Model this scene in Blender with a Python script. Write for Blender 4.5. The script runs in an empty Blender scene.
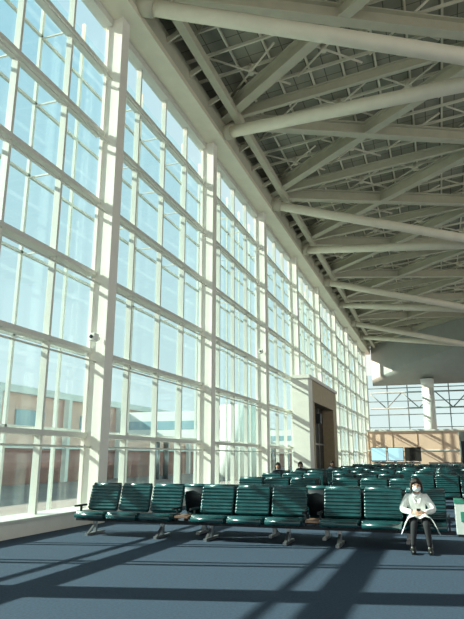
import bpy, bmesh, math, random
from mathutils import Vector, Matrix
random.seed(4)
scene=bpy.context.scene
scene.view_settings.view_transform='Standard'
scene.view_settings.look='None'

# ---------------------------------------------------------------- materials
def mat(name,col,rough=.6,metal=0,noise=0,nscale=20,bump=0,spec=.5,emit=None):
    m=bpy.data.materials.new(name); m.use_nodes=True
    nt=m.node_tree; b=nt.nodes['Principled BSDF']
    b.inputs['Roughness'].default_value=rough; b.inputs['Metallic'].default_value=metal
    b.inputs['Specular IOR Level'].default_value=spec
    tc=nt.nodes.new('ShaderNodeTexCoord'); n=nt.nodes.new('ShaderNodeTexNoise')
    n.inputs['Scale'].default_value=nscale; n.inputs['Detail'].default_value=4
    nt.links.new(tc.outputs['Object'],n.inputs['Vector'])
    r=nt.nodes.new('ShaderNodeValToRGB')
    c=Vector(col); k=noise if noise else .04
    r.color_ramp.elements[0].position=.3; r.color_ramp.elements[1].position=.7
    r.color_ramp.elements[0].color=(*[max(0,x*(1-k)) for x in c],1)
    r.color_ramp.elements[1].color=(*[x*(1+k) for x in c],1)
    nt.links.new(n.outputs['Fac'],r.inputs['Fac']); nt.links.new(r.outputs['Color'],b.inputs['Base Color'])
    if bump:
        bp=nt.nodes.new('ShaderNodeBump'); bp.inputs['Strength'].default_value=bump; bp.inputs['Distance'].default_value=.01
        nt.links.new(n.outputs['Fac'],bp.inputs['Height']); nt.links.new(bp.outputs['Normal'],b.inputs['Normal'])
    if emit:
        b.inputs['Emission Color'].default_value=(*emit[0],1); b.inputs['Emission Strength'].default_value=emit[1]
    return m
def glassmat(name,tint,refl):
    m=bpy.data.materials.new(name); m.use_nodes=True; nt=m.node_tree
    for n in list(nt.nodes): nt.nodes.remove(n)
    o=nt.nodes.new('ShaderNodeOutputMaterial'); t=nt.nodes.new('ShaderNodeBsdfTransparent')
    g=nt.nodes.new('ShaderNodeBsdfGlossy'); mx=nt.nodes.new('ShaderNodeMixShader')
    t.inputs['Color'].default_value=(*tint,1); g.inputs['Roughness'].default_value=.03
    g.inputs['Color'].default_value=(.95,.98,1,1); mx.inputs['Fac'].default_value=refl
    nt.links.new(t.outputs[0],mx.inputs[1]); nt.links.new(g.outputs[0],mx.inputs[2]); nt.links.new(mx.outputs[0],o.inputs['Surface'])
    return m
M={}
M['cream']=mat('cream_paint',(.86,.83,.75),.5,noise=.03,nscale=3)
M['frame']=mat('white_frame',(.66,.66,.60),.4)
M['beam']=mat('beam_paint',(.54,.52,.40),.55,noise=.05,nscale=2)
M['tube']=mat('tube_paint',(.80,.75,.60),.45,noise=.04,nscale=2)
M['purlin']=mat('purlin_paint',(.84,.80,.65),.6)
M['glass']=glassmat('window_glass',(.87,.97,.99),.06)
M['glass2']=glassmat('outer_glass',(.74,.92,.96),.05)
M['teal']=mat('teal_leather',(.008,.062,.068),.25,noise=.25,nscale=6,spec=.8)
M['dark']=mat('dark_metal',(.02,.025,.03),.4,metal=.3)
M['steel']=mat('brushed_steel',(.45,.46,.46),.35,metal=.9)
M['tray']=mat('brown_laminate',(.22,.13,.09),.4,noise=.1,nscale=12)
M['salmon']=mat('salmon_plaster',(.92,.62,.45),.8,noise=.05,nscale=1)
M['tan']=mat('tan_panel',(.46,.36,.23),.6,noise=.08,nscale=4)
M['grey']=mat('grey_soffit',(.34,.35,.32),.7,noise=.05,nscale=1)
M['darkframe']=mat('grey_frame',(.18,.22,.22),.5)
M['darkop']=mat('dark_opening',(.03,.025,.02),.6)
M['outpink']=mat('outdoor_salmon',(.92,.58,.47),.9,noise=.06,nscale=.5)
M['outred']=mat('outdoor_brick',(.42,.20,.17),.9,noise=.15,nscale=1)
M['outwhite']=mat('outdoor_white',(.85,.85,.8),.7)
M['tarmac']=mat('tarmac',(.27,.20,.18),.95,noise=.1,nscale=.3)
M['bluewin']=mat('outdoor_blue_window',(.3,.46,.52),.15)
M['coat']=mat('white_cotton',(.85,.85,.82),.8,noise=.04,nscale=30,bump=.3)
M['trouser']=mat('black_trousers',(.018,.018,.022),.85)
M['skin']=mat('skin_tone',(.62,.36,.25),.5)
M['hair']=mat('dark_hair',(.02,.012,.01),.5,noise=.4,nscale=40)
M['mask']=mat('mask_fabric',(.85,.9,.92),.8)
M['shoe']=mat('black_shoe',(.012,.012,.012),.4)
M['eye']=mat('eye_dark',(.01,.01,.01),.2)
M['jacket']=mat('navy_jacket',(.03,.04,.06),.8)
M['screen']=mat('screen_blue',(.25,.5,.6),.2,emit=((.5,.78,.85),.8))
M['binwhite']=mat('bin_white',(.75,.78,.74),.4)
M['bingreen']=mat('bin_green',(.05,.28,.2),.4)

def carpet():
    m=bpy.data.materials.new('blue_carpet'); m.use_nodes=True; nt=m.node_tree; b=nt.nodes['Principled BSDF']
    b.inputs['Roughness'].default_value=.9; b.inputs['Specular IOR Level'].default_value=.12
    tc=nt.nodes.new('ShaderNodeTexCoord')
    n=nt.nodes.new('ShaderNodeTexNoise'); n.inputs['Scale'].default_value=30; n.inputs['Detail'].default_value=6
    nt.links.new(tc.outputs['Object'],n.inputs['Vector'])
    r=nt.nodes.new('ShaderNodeValToRGB'); r.color_ramp.elements[0].position=.3; r.color_ramp.elements[1].position=.7
    r.color_ramp.elements[0].color=(.040,.060,.092,1); r.color_ramp.elements[1].color=(.060,.085,.124,1)
    nt.links.new(n.outputs['Fac'],r.inputs['Fac'])
    nt.links.new(r.outputs['Color'],b.inputs['Base Color'])
    return m
M['carpet']=carpet()
def deck():
    m=bpy.data.materials.new('roof_deck_panels'); m.use_nodes=True; nt=m.node_tree; b=nt.nodes['Principled BSDF']
    b.inputs['Roughness'].default_value=.8
    tc=nt.nodes.new('ShaderNodeTexCoord'); br=nt.nodes.new('ShaderNodeTexBrick')
    br.offset=0; br.inputs['Scale'].default_value=1; br.inputs['Brick Width'].default_value=.65; br.inputs['Row Height'].default_value=.65
    br.inputs['Mortar Size'].default_value=.02
    br.inputs['Color1'].default_value=(.34,.33,.26,1); br.inputs['Color2'].default_value=(.41,.40,.32,1); br.inputs['Mortar'].default_value=(.14,.14,.11,1)
    nt.links.new(tc.outputs['Object'],br.inputs['Vector']); nt.links.new(br.outputs['Color'],b.inputs['Base Color'])
    return m
M['deck']=deck()

# ---------------------------------------------------------------- mesh builder
class MB:
    def __init__(s): s.bm=bmesh.new(); s.mats=[]
    def mi(s,m):
        m=M[m]
        if m not in s.mats: s.mats.append(m)
        return s.mats.index(m)
    def quad(s,pts,m):
        s.bm.faces.new([s.bm.verts.new(p) for p in pts]).material_index=s.mi(m)
    def box(s,a,b,m):
        i=s.mi(m); a,b=[min(p,q) for p,q in zip(a,b)],[max(p,q) for p,q in zip(a,b)]
        v=[s.bm.verts.new((x,y,z)) for x in(a[0],b[0]) for y in(a[1],b[1]) for z in(a[2],b[2])]
        for f in((0,1,3,2),(4,6,7,5),(0,4,5,1),(2,3,7,6),(0,2,6,4),(1,5,7,3)):
            s.bm.faces.new([v[k] for k in f]).material_index=i
    def beam(s,p,q,w,h,m):
        i=s.mi(m); p=Vector(p);q=Vector(q); d=(q-p).normalized()
        up=Vector((0,0,1)) if abs(d.z)<.95 else Vector((0,1,0))
        r=d.cross(up).normalized(); u=r.cross(d).normalized()
        v=[]
        for c in(p,q):
            for a,b in((-1,-1),(1,-1),(1,1),(-1,1)): v.append(s.bm.verts.new(c+r*a*w/2+u*b*h/2))
        for f in((0,1,2,3),(7,6,5,4),(0,4,5,1),(1,5,6,2),(2,6,7,3),(3,7,4,0)):
            s.bm.faces.new([v[k] for k in f]).material_index=i
    def ibeam(s,p,q,w,h,m,t=.06):
        p=Vector(p);q=Vector(q); o=Vector((0,0,h/2-t/2))
        s.beam(p+o,q+o,w,t,m); s.beam(p-o,q-o,w,t,m); s.beam(p,q,t,h-2*t,m)
    def cyl(s,p,q,r1,m,r2=None,n=14,smooth=True):
        i=s.mi(m); r2=r1 if r2 is None else r2; p=Vector(p);q=Vector(q); d=(q-p).normalized()
        up=Vector((0,0,1)) if abs(d.z)<.9 else Vector((1,0,0))
        a=d.cross(up).normalized(); b=a.cross(d)
        A=[];B=[]
        for k in range(n):
            t=2*math.pi*k/n; e=a*math.cos(t)+b*math.sin(t)
            A.append(s.bm.verts.new(p+e*r1)); B.append(s.bm.verts.new(q+e*r2))
        for k in range(n):
            f=s.bm.faces.new((A[k],A[(k+1)%n],B[(k+1)%n],B[k])); f.material_index=i; f.smooth=smooth
        s.bm.faces.new(A[::-1]).material_index=i; s.bm.faces.new(B).material_index=i
    def sph(s,c,sc,m,seg=20,rings=14,cut=None):
        i=s.mi(m)
        g=bmesh.ops.create_uvsphere(s.bm,u_segments=seg,v_segments=rings,radius=1)
        for v in g['verts']:
            v.co=Vector((v.co.x*sc[0]+c[0],v.co.y*sc[1]+c[1],v.co.z*sc[2]+c[2]))
        fs={f for v in g['verts'] for f in v.link_faces}
        for f in fs: f.material_index=i; f.smooth=True
        if cut:
            dl=[v for v in g['verts'] if cut(v.co)]
            bmesh.ops.delete(s.bm,geom=dl,context='VERTS')
    def extr(s,prof,x0,x1,m,smooth=True,inset=.02):
        i=s.mi(m); cy=sum(p[0] for p in prof)/len(prof); cz=sum(p[1] for p in prof)/len(prof)
        L=[]
        for x,k in((x0,0),(x0+inset,1),(x1-inset,1),(x1,0)):
            L.append([s.bm.verts.new((x,y if k else y+(cy-y)*.06,z if k else z+(cz-z)*.06)) for y,z in prof])
        n=len(prof)
        for a in range(3):
            for k in range(n):
                f=s.bm.faces.new((L[a][k],L[a][(k+1)%n],L[a+1][(k+1)%n],L[a+1][k])); f.material_index=i; f.smooth=smooth
        s.bm.faces.new(L[0][::-1]).material_index=i; s.bm.faces.new(L[3]).material_index=i
    def mesh(s,name):
        bmesh.ops.recalc_face_normals(s.bm,faces=s.bm.faces[:])
        me=bpy.data.meshes.new(name); s.bm.to_mesh(me); s.bm.free()
        for m in s.mats: me.materials.append(m)
        return me
    def obj(s,name,loc=(0,0,0),rotz=0,parent=None,bevel=0):
        o=bpy.data.objects.new(name,s.mesh(name)); scene.collection.objects.link(o)
        o.location=loc; o.rotation_euler[2]=rotz
        if parent: o.parent=parent
        if bevel:
            b=o.modifiers.new('bevel','BEVEL'); b.width=bevel; b.segments=2; b.limit_method='ANGLE'
        return o

WX=-8.4; S=7.8; Y0=13.4; HT=14.8
cols=[Y0+S*i for i in range(-3,9)]
levels=[2.15,4.35,6.5,8.65,10.8,12.95]

b=MB(); b.box((-8.9,-12,-.2),(24,80,0),'carpet'); b.obj('floor')
b=MB(); b.box((-9.0,-10,0),(-8.3,76,.30),'cream'); b.box((-9.05,-10,.30),(-8.25,76,.36),'frame'); b.obj('baseboard_left')
for i,y in enumerate(cols):
    b=MB(); b.box((-8.62,y-.17,0),(-8.20,y+.17,HT),'cream')
    b.box((-8.20,y-.21,0),(-8.15,y+.21,HT),'cream')
    b.box((-8.72,y-.21,0),(-8.62,y+.21,HT),'cream')
    b.obj('window_column')
for i in range(len(cols)-1):
    ya,yb=cols[i],cols[i+1]; b=MB()
    for k in range(0,4):
        y=ya+(yb-ya)*k/4
        if 0<k<4: b.box((-8.80,y-.04,.36),(-8.62,y+.04,HT-.25),'frame')
        b.box((-9.75,y-.04,.0),(-9.66,y+.04,HT+.3),'frame')
    for z in levels:
        b.box((-8.84,ya+.21,z-.06),(-8.55,yb-.21,z+.06),'frame')
        b.box((-9.74,ya+.051,z+.14),(-9.66,yb-.051,z+.21),'frame')
        b.cyl((-8.45,ya+.17,z-.3),(-8.45,yb-.17,z-.3),.026,'frame',n=8)
        for k in range(1,4):
            y=ya+(yb-ya)*k/4
            b.box((-9.66,y-.02,z+.08),(-8.84,y+.02,z+.12),'frame')
    b.box((-8.84,ya+.21,HT-.25),(-8.5,yb-.21,HT),'frame')
    b.quad([(-8.74,ya+.05,.36),(-8.74,yb-.05,.36),(-8.74,yb-.05,HT),(-8.74,ya+.05,HT)],'glass')
    b.quad([(-9.69,ya,.1),(-9.69,yb,.1),(-9.69,yb,HT),(-9.69,ya,HT)],'glass2')
    b.obj('window_%d'%(i+1))
b=MB(); b.box((-9.0,-12,HT),(-7.7,78,HT+.22),'tube'); b.box((-7.95,-12,HT+.221),(-7.7,78,HT+1.0),'beam')
b.box((-9.0,-12,HT+.221),(-8.75,78,HT+1.9),'beam')
b.box((-7.2,-12,HT+.75),(-6.9,78,HT+1.1),'beam')
for y in cols:
    for k in range(4): b.beam((-7.8,y+k*1.95,HT+.6),(-7.0,y+k*1.95,HT+1.0),.08,.2,'beam')
b.obj('edge_beam')

# roof
def rz(x): return 16.7+.10*(x-WX)
b=MB(); i=b.mi('deck')
vs=[b.bm.verts.new(p) for p in((-9.6,-12,rz(-9.6)),(24,-12,rz(24)),(24,82,rz(24)),(-9.6,82,rz(-9.6)))]
vt=[b.bm.verts.new(v.co+Vector((0,0,.3))) for v in vs]
b.bm.faces.new(vs); b.bm.faces.new(vt)
for k in range(4): b.bm.faces.new((vs[k],vs[(k+1)%4],vt[(k+1)%4],vt[k]))
b.obj('ceiling')
b=MB()
x=-9
while x<23:
    b.beam((x,-12,rz(x)-.10),(x,80,rz(x)-.10),.075,.12,'purlin'); x+=1.3
y=-12
while y<80:
    b.beam((-9,y,rz(-9)-.22),(23,y,rz(23)-.22),.075,.12,'purlin'); y+=1.3
b.obj('roof_purlins')
NX=3.8; NZ=12.9
b=MB()
for y in [Y0+S*k for k in range(-5,12)]:
    for sgn in(-1,1):
        for seg in range(3):
            xa=-8.0+seg*11.8; xb=xa+11.8
            if xb>24: continue
            ya=y; yb=y+sgn*S
            if yb>84 or yb<-20: continue
            b.ibeam((xa,ya,rz(xa)-.80),(xb,yb,rz(xb)-.80),.42,.62,'beam')
    if y<80: b.ibeam((-8.0,y,rz(-8)-.75),(22,y,rz(22)-.75),.2,.45,'beam')
for k in range(-8,20):
    for j in range(8):
        cx=-5.9+j*2.925
        cy=Y0+S*(k/2+.25)
        if cy>76: continue
        z=rz(cx)-.42
        b.cyl((cx-1.3,cy-1.3,z),(cx+1.3,cy+1.3,z),.045,'tube',n=6)
        b.cyl((cx+1.3,cy-1.3,z),(cx-1.3,cy+1.3,z),.045,'tube',n=6)
        b.cyl((cx,cy,z-.12),(cx,cy,z+.3),.12,'tube',n=8)
b.obj('roof_truss')
for k in range(-4,8,2):
    b=MB(); yn=Y0+S*(k+.5); N=Vector((NX,yn,NZ))
    for s in(-.5,.5):
        a=Vector((-7.75,yn+s*S,HT+.45)); b.cyl(a,N,.25,'tube',n=24)
        b.cyl(a-(N-a).normalized()*.1,a+(N-a).normalized()*.5,.31,'beam',n=20)
        c=Vector((15.5,yn+s*S,HT+2.5)); b.cyl(N,c,.25,'tube',n=24)
    b.sph(N,(.42,.42,.42),'tube')
    b.cyl(N,(NX,yn,rz(NX)),.14,'tube',n=12)
    for dy in(-3.9,3.9):
        b.cyl(N,(NX+3,yn+dy*.5,rz(NX+3)-.5),.08,'tube',n=10)
    b.obj('tubular_roof_brace')

b=MB()
for y in cols: b.box((22,y-.2,0),(22.5,y+.2,18.6),'cream')
for z in levels: b.box((22.1,-10,z-.1),(22.3,78,z+.1),'frame')
b.box((22,-10,0),(22.5,78,.4),'cream')
b.obj('wall_right')

# far end
b=MB(); b.box((-8.6,78,0),(24,78.5,5.0),'outwhite'); b.obj('wall_back')
b=MB(); b.box((-8.1,72.5,0),(20,72.8,4.55),'salmon'); b.box((-8.1,72.35,4.55),(20,72.9,4.75),'cream'); b.box((-8.1,72.44,2.3),(20,72.5,2.42),'cream')
for k in range(10): b.box((-8+k*2.8,72.46,0),(-7.96+k*2.8,72.5,4.55),'tan')
b.obj('partition_wall')
b=MB()
for k in range(13): b.box((-8.4+k*2.5,78,5.0),(-8.28+k*2.5,78.3,12),'darkframe')
for z in(5.2,6.8,8.5,10.2): b.box((-8.4,78.05,z),(24,78.2,z+.10),'darkframe')
b.quad([(-8.4,78.1,5),(24,78.1,5),(24,78.1,12),(-8.4,78.1,12)],'glass2')
for k in range(8):
    b.cyl((-8+k*4,77.4,9.6),(-6+k*4,77.4,7.6),.07,'darkframe',n=8); b.cyl((-6+k*4,77.4,7.6),(-4+k*4,77.4,9.6),.07,'darkframe',n=8)
b.cyl((-8,77.4,9.6),(24,77.4,9.6),.1,'darkframe',n=8); b.cyl((-8,77.4,7.6),(24,77.4,7.6),.1,'darkframe',n=8)
b.obj('window_12')
b=MB(); i=b.mi('grey'); n=40; L=[[],[],[],[],[]]
for k in range(n+1):
    t=k/n; x=-7.6+31*t; y=77.6-13*math.sin(min(1,t*1.35)*math.pi/2); z=11.4+3.0*math.sin(min(1,t*1.6)*math.pi/2)
    for q,p in enumerate(((x,78,10.6),(x,78+(y-78)*.55,10.6+(z-10.6)*.42),(x,y,z),(x,y,z+.5),(x,y+.15,rz(x)-.05))): L[q].append(b.bm.verts.new(p))
for q in range(4):
    for k in range(n):
        f=b.bm.faces.new((L[q][k],L[q][k+1],L[q+1][k+1],L[q+1][k])); f.material_index=i; f.smooth=q<2
b.obj('ceiling_soffit')
b=MB(); b.cyl((-.8,76,0),(-.8,76,10.9),.72,'outwhite',n=28); b.cyl((-.8,76,0),(-.8,76,.4),.85,'steel',n=28); b.cyl((-.8,76,9.9),(-.8,76,11.0),.72,'outwhite',r2=.82,n=28); b.obj('round_column')

# gate vestibule
b=MB()
b.box((-8.1,34.2,0),(-7.1,35.4,6.2),'cream'); b.box((-8.1,42.8,0),(-7.1,44.2,6.2),'tan')
b.box((-8.1,35.4,4.9),(-7.1,42.8,6.2),'tan'); b.box((-8.11,34.15,6.2),(-7.0,44.3,6.4),'cream')
b.box((-8.1,35.4,0),(-7.9,42.8,4.9),'darkop'); b.box((-7.14,35.4,0),(-7.06,35.7,4.9),'tan')
for y in(37.2,39.0,40.8): b.box((-7.88,y-.04,0),(-7.8,y+.04,4.9),'steel')
b.box((-7.88,35.4,2.4),(-7.8,42.8,2.5),'steel')
b.box((-7.1,36.2,3.6),(-6.8,36.5,4.2),'dark')
b.obj('door_1')

for y,z in((Y0,4.65),(Y0+2*S,6.9)):
    b=MB(); b.box((-8.4,y-.36,z-.04),(-8.3,y-.22,z+.04),'steel'); b.box((-8.44,y-.58,z-.1),(-8.26,y-.36,z+.1),'outwhite'); b.cyl((-8.35,y-.63,z),(-8.35,y-.58,z),.05,'dark',n=12)
    b.obj('security_camera',bevel=.015)

# ---------------------------------------------------------------- seats
P=.765
def ribbed(p0,p1,t,n,bulge):
    p0=Vector(p0);p1=Vector(p1); d=p1-p0; L=d.length; d.normalize(); nrm=Vector((-d.y,d.x))
    pts=[]
    for k in range(n):
        for j in range(5):
            u=(k+j/5)/n*L; s=math.sin(math.pi*j/5)
            pts.append(p0+d*u+nrm*(t/2+bulge*(s**.6 if s>0 else 0)))
    pts.append(p1+nrm*t/2); pts.append(p1+d*t*.35); pts.append(p1-nrm*t/2); pts.append(p0-nrm*t/2)
    return [(p.x,p.y) for p in pts]
def bench_mesh(n=3,tray=True):
    b=MB()
    for k in range(n):
        x0=k*P+.03; x1=(k+1)*P-.03
        b.extr(ribbed((.34,.47),(.50,.99),.07,8,.034),x0,x1,'teal',inset=.03)
        b.extr(ribbed((-.20,.425),(.33,.385),.08,6,.026),x0,x1,'teal',inset=.03)
        b.cyl((x0+.01,-.2,.40),(x1-.01,-.2,.40),.05,'teal',n=12)
        b.cyl((x0+.02,.505,1.0),(x1-.02,.505,1.0),.042,'teal',n=12)
        b.extr([(.39,.45),(.41,.45),(.56,.97),(.54,.97)],x0+.03,x1-.03,'dark')
        for xx in(x0+.12,x1-.12): b.beam((xx,-.1,.34),(xx,.4,.33),.04,.05,'dark')
    for xx in [0.0,n*P]:
        b.box((xx-.02,-.16,.56),(xx+.02,.28,.60),'dark'); b.box((xx-.015,.05,.32),(xx+.015,.1,.56),'dark')
    b.beam((-.12,.12,.30),(n*P+(.35 if tray else .1),.12,.30),.09,.07,'dark')
    for xx in(.35,n*P-.35):
        b.box((xx-.035,.09,.03),(xx+.035,.15,.28),'steel'); b.beam((xx,-.22,.025),(xx,.45,.025),.07,.05,'steel')
        b.beam((xx,.10,.2),(xx,-.15,.04),.05,.03,'steel')
    if tray:
        b.box((n*P+.04,-.16,.41),(n*P+.33,.30,.45),'tray')
        b.box((n*P+.15,.08,.3),(n*P+.21,.16,.41),'dark')
    return b.mesh('bench_mesh')
bm_t=bench_mesh(3,True); bm_n=bench_mesh(3,False)
def bench(x,y,face=-1,me=None):
    o=bpy.data.objects.new('airport_bench_seat',me or bm_t); scene.collection.objects.link(o)
    if face==-1: o.location=(x,y,0)
    else: o.location=(x+3*P,y,0); o.rotation_euler[2]=math.pi
    return o
YF=11.45
bench(-7.5,YF); bench(-4.82,YF); bench(-2.24,YF,me=bm_n)
for x in(-5.35,-2.65): bench(x,YF+1.15,1,bm_n)
for j,y in enumerate((16.2,20.6,25.0,29.4,34.0,38.6,44,50)):
    xs=[-7.0,-4.4,-1.8,.8] if j>1 else ([-6.2,-3.6,-1.0,1.6] if j else [-5.6,-2.9,1.1])
    if y in(34.0,38.6,44): xs=[-6.2,-3.6,-1.0,1.6]
    for x in xs:
        bench(x,y,-1,bm_n); bench(x+.1,y+1.15,1,bm_n)

# ---------------------------------------------------------------- people
def skin_obj(verts,edges,radii,root,parent,name,assign,sub=2):
    me=bpy.data.meshes.new(name); me.from_pydata(verts,edges,[]); o=bpy.data.objects.new(name,me); scene.collection.objects.link(o)
    sk=o.modifiers.new('skin','SKIN'); sk.use_smooth_shade=True
    for i,r in enumerate(radii):
        rr=r if isinstance(r,tuple) else (r,r)
        me.skin_vertices[0].data[i].radius=rr; me.skin_vertices[0].data[i].use_root=(i==root)
    s=o.modifiers.new('sub','SUBSURF'); s.levels=sub; s.render_levels=sub
    dg=bpy.context.evaluated_depsgraph_get(); ev=o.evaluated_get(dg); nm=bpy.data.meshes.new_from_object(ev)
    o.modifiers.clear(); o.data=nm
    names=[]
    nm.materials.clear()
    for f in nm.polygons:
        k=assign(f.center)
        if k not in names: names.append(k); nm.materials.append(M[k])
        f.material_index=names.index(k); f.use_smooth=True
    o.parent=parent
    return o
def person(name,loc,rotz,top,detail=True):
    E=bpy.data.objects.new(name,None); scene.collection.objects.link(E); E.location=loc; E.rotation_euler[2]=rotz
    V=[(0,0,.52),(0,.04,.66),(0,.01,.80),(0,-.04,.93),(0,-.07,1.0)]
    R=[(.15,.13),(.14,.13),(.16,.13),.075,.05]
    Ed=[(0,1),(1,2),(2,3),(3,4)]
    def add(p,r,par):
        V.append(p);R.append(r);Ed.append((par,len(V)-1)); return len(V)-1
    for s in(-1,1):
        a=add((s*.16,.01,.885),.08,2); e=add((s*.28,-.07,.67),.068,a); w=add((s*.10,-.27,.655),.038,e)
        h=add((s*.10,-.05,.52),.1,0); k=add((s*.10,-.46,.50),.068,h); f=add((s*.15 if s<0 else .13,-.50,.10),.043,k)
    def asg(c):
        if c.z>.965: return 'skin'
        if c.z>.6 and c.y<-.262 and abs(c.x)<.13: return 'skin'
        if c.z<.42 or (c.y<-.36 and c.z<.60): return 'trouser'
        if c.z<.60 and c.y<-.10 and top!='coat': return 'trouser'
        return top
    skin_obj(V,Ed,R,0,E,'body',asg)
    for s in(-1,1):
        b=MB(); xx=s*.15 if s<0 else .13
        b.sph((xx,-.56,.045),(.045,.13,.045),'shoe'); b.sph((xx,-.49,.075),(.045,.05,.06),'shoe'); b.box((xx-.035,-.66,.0),(xx+.035,-.46,.015),'dark')
        b.obj('shoe',parent=E)
    hc=Vector((0,-.10,1.095))
    b=MB(); b.sph(hc,(.082,.098,.118),'skin',seg=28,rings=20)
    for v in b.bm.verts:
        d=v.co-hc
        if d.z<0: v.co.x=hc.x+d.x*(1+d.z*2.0)
    b.sph(hc+Vector((0,-.1,-.015)),(.014,.02,.025),'skin')
    for s in(-1,1):
        b.sph(hc+Vector((s*.083,.005,-.005)),(.012,.022,.032),'skin')
        b.sph(hc+Vector((s*.032,-.088,.012)),(.014,.01,.008),'eye'); b.sph(hc+Vector((s*.032,-.09,.034)),(.02,.008,.004),'hair')
    b.sph(hc+Vector((0,-.088,-.062)),(.024,.01,.008),'outred')
    b.obj('head',parent=E)
    b=MB(); b.sph(hc+Vector((0,.018,.018)),(.104,.118,.130),'hair',seg=32,rings=24,cut=lambda c:(c.y<hc.y-.045 and c.z<hc.z+.060) or c.z<hc.z-.085)
    for k in range(-4,5): b.sph(hc+Vector((k*.018,-.075+abs(k)*.006,.078-abs(k)*.006)),(.016,.032,.038),'hair')
    for s in(-1,1): b.sph(hc+Vector((s*.092,-.005,-.03)),(.022,.06,.10),'hair')
    b.sph(hc+Vector((0,.09,-.02)),(.08,.05,.09),'hair')
    b.obj('hair',parent=E)
    if detail:
        b=MB(); b.sph(hc+Vector((0,-.012,-.045)),(.078,.103,.062),'mask',seg=28,rings=16,cut=lambda c:c.y>hc.y-.03)
        for s in(-1,1): b.cyl(hc+Vector((s*.07,-.045,-.03)),hc+Vector((s*.088,.005,.0)),.003,'mask',n=6)
        b.obj('face_mask',parent=E)
        for s in(-1,1):
            V=[(s*.10,-.27,.655),(s*.06,-.315,.645)]; R=[.026,(.03,.018)]; Ed=[(0,1)]
            for j in range(4):
                o=(j-1.5)*.018; L=(.9,1.05,1,.8)[j]
                V+= [(s*.035,-.335+o*.2,.645-o),(s*(.035-.028*L),-.35,.642-o),(s*(.035-.04*L),-.335,.636-o)]
                R+=[.0095,.0085,.0075]; n=len(V); Ed+=[(1,n-3),(n-3,n-2),(n-2,n-1)]
            V+=[(s*.055,-.32,.672),(s*.03,-.325,.69)]; R+=[.011,.009]; n=len(V); Ed+=[(1,n-2),(n-2,n-1)]
            skin_obj(V,Ed,R,0,E,'hand',lambda c:'skin')
        b=MB(); b.box((-.035,-.325,.63),(.035,-.318,.72),'dark'); b.obj('phone',parent=E,bevel=.003)
        b=MB(); i=b.mi('coat'); G=[]
        for a in range(17):
            row=[]
            u=-1+2*a/16
            for c in range(10):
                t=c/9; y=.10-.58*t
                x=u*(.23+.11*t); z=.625-.02*t-max(0,abs(u)-.5)**1.2*(.42+.30*t)+.014*math.sin(u*14+t*5)-.03*math.exp(-(u/.15)**2)*t
                row.append(b.bm.verts.new((x,y,z)))
            G.append(row)
        for a in range(16):
            for c in range(9):
                f=b.bm.faces.new((G[a][c],G[a+1][c],G[a+1][c+1],G[a][c+1])); f.smooth=True; f.material_index=i
        o=b.obj('coat_skirt',parent=E); so=o.modifiers.new('s','SOLIDIFY'); so.thickness=.015; ss=o.modifiers.new('ss','SUBSURF'); ss.levels=1
        b=MB()
        for s in(-1,1): b.beam((s*.02,-.125,.80),(s*.075,-.04,.96),.05,.02,'coat')
        b.cyl((0,-.02,.93),(0,-.05,.985),.095,'coat',r2=.075,n=20)
        b.obj('collar',parent=E)
    return E
person('woman_in_white_coat',(-.47,YF+.12,0),math.radians(6),'coat')
for x,y in((-6.62,25.0),(-6.62,29.4),(-5.82,34.0)):
    e=person('seated_passenger',(x,y+.10,0),0,'jacket',False); e.scale=(1.12,)*3

# ---------------------------------------------------------------- misc
b=MB(); b.box((-.28,-.24,0),(.28,.24,.05),'dark'); b.box((-.3,-.25,.05),(.3,.25,.66),'binwhite'); b.box((-.31,-.26,.66),(.31,.26,.74),'bingreen'); b.box((-.2,-.26,.3),(.2,-.25,.5),'bingreen'); b.cyl((0,0,.74),(0,0,.76),.14,'dark',n=20)
b.obj('recycling_bin',loc=(.50,13.8,0),bevel=.012)
b=MB(); b.box((-.5,-.3,0),(.5,.3,3.2),'grey'); b.box((-.52,-.32,0),(.52,.32,.15),'steel'); b.box((-.42,-.32,1.2),(.42,-.3,2.6),'dark'); b.obj('service_pillar',loc=(1.75,41.6,0))
for x,m in((-5.3,'screen'),(-3.8,'screen'),(-2.3,'darkop')):
    b=MB(); b.box((-.06,-.06,0),(.06,.06,1.3),'steel'); b.box((-.3,-.2,0),(.3,.2,.04),'steel'); b.box((-.7,-.05,1.25),(.7,.05,2.45),'dark'); b.box((-.65,-.06,1.3),(.65,-.05,2.4),m)
    b.obj('information_screen',loc=(x,56,0))
b=MB(); b.box((-2,-.4,0),(2,.4,1.05),'salmon'); b.box((-2.05,-.45,1.05),(2.05,.45,1.12),'dark'); b.obj('gate_counter',loc=(-4,60,0))
b=MB(); b.box((-2,-.4,0),(2,.4,1.05),'outwhite'); b.box((-2.05,-.45,1.05),(2.05,.45,1.12),'dark'); b.obj('gate_counter',loc=(1,58,0))

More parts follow.
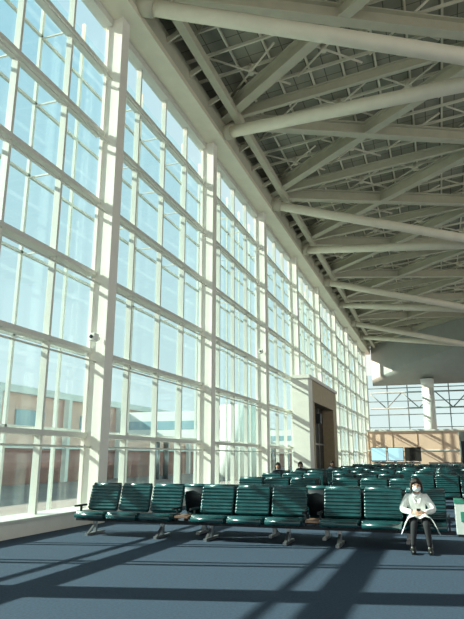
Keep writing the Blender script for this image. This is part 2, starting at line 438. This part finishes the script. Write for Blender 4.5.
# ---------------------------------------------------------------- outdoors
b=MB(); b.box((-200,-60,-.6),(-8.9,260,-.25),'tarmac'); b.box((-8.9,80,-.6),(120,260,-.25),'tarmac'); b.obj('ground')
b=MB()
b.box((-46,-10,-.3),(-28,150,6.0),'outpink'); b.box((-46.3,-10,6.0),(-27.6,150,6.5),'outwhite')
b.box((-28,-10,-.3),(-27.7,150,2.2),'outred'); b.box((-28,-10,2.2),(-27.5,150,2.5),'outwhite')
for k in range(20):
    y=-6+k*8; b.box((-27.95,y,3.2),(-27.88,y+3.2,4.9),'bluewin'); b.box((-27.75,y-2.6,-.3),(-27.3,y-2.2,6.0),'outwhite')
b.obj('concourse_building')
for y in(46,84):
    b=MB(); b.box((-26.5,y,3.0),(-16,y+2.6,5.4),'outwhite'); b.box((-26.4,y-.02,3.9),(-16,y-.01,4.6),'bluewin')
    b.cyl((-16,y+1.3,-.3),(-16,y+1.3,5.8),1.7,'outwhite',n=24); b.cyl((-23,y+.4,-.3),(-23,y+.4,3),.25,'steel'); b.cyl((-23,y+2.2,-.3),(-23,y+2.2,3),.25,'steel')
    b.obj('jet_bridge')

# ---------------------------------------------------------------- light
w=bpy.data.worlds.new('World'); scene.world=w; w.use_nodes=True; nt=w.node_tree; bg=nt.nodes['Background']
tc=nt.nodes.new('ShaderNodeTexCoord'); sp=nt.nodes.new('ShaderNodeSeparateXYZ'); r=nt.nodes.new('ShaderNodeValToRGB')
nt.links.new(tc.outputs['Generated'],sp.inputs[0]); nt.links.new(sp.outputs['Z'],r.inputs['Fac'])
r.color_ramp.elements[0].position=0; r.color_ramp.elements[0].color=(.95,.92,.85,1)
r.color_ramp.elements[1].position=.7; r.color_ramp.elements[1].color=(.52,.74,.82,1)
nt.links.new(r.outputs['Color'],bg.inputs['Color']); bg.inputs['Strength'].default_value=1.12
sd=bpy.data.lights.new('sun','SUN'); sd.energy=15; sd.color=(1,.86,.68); sd.angle=.009
so=bpy.data.objects.new('sun',sd); scene.collection.objects.link(so)
so.rotation_euler=Vector((1,.25,-.585)).to_track_quat('-Z','Y').to_euler(); so.location=(-30,0,30)

# ---------------------------------------------------------------- camera
cd=bpy.data.cameras.new('camera'); cd.sensor_fit='VERTICAL'; cd.sensor_height=36; cd.lens=36*580/619; cd.clip_end=600
co=bpy.data.objects.new('camera',cd); scene.collection.objects.link(co); co.location=(0,0,1.6)
co.rotation_euler=(math.radians(90+14.27),0,math.radians(19.2)); scene.camera=co
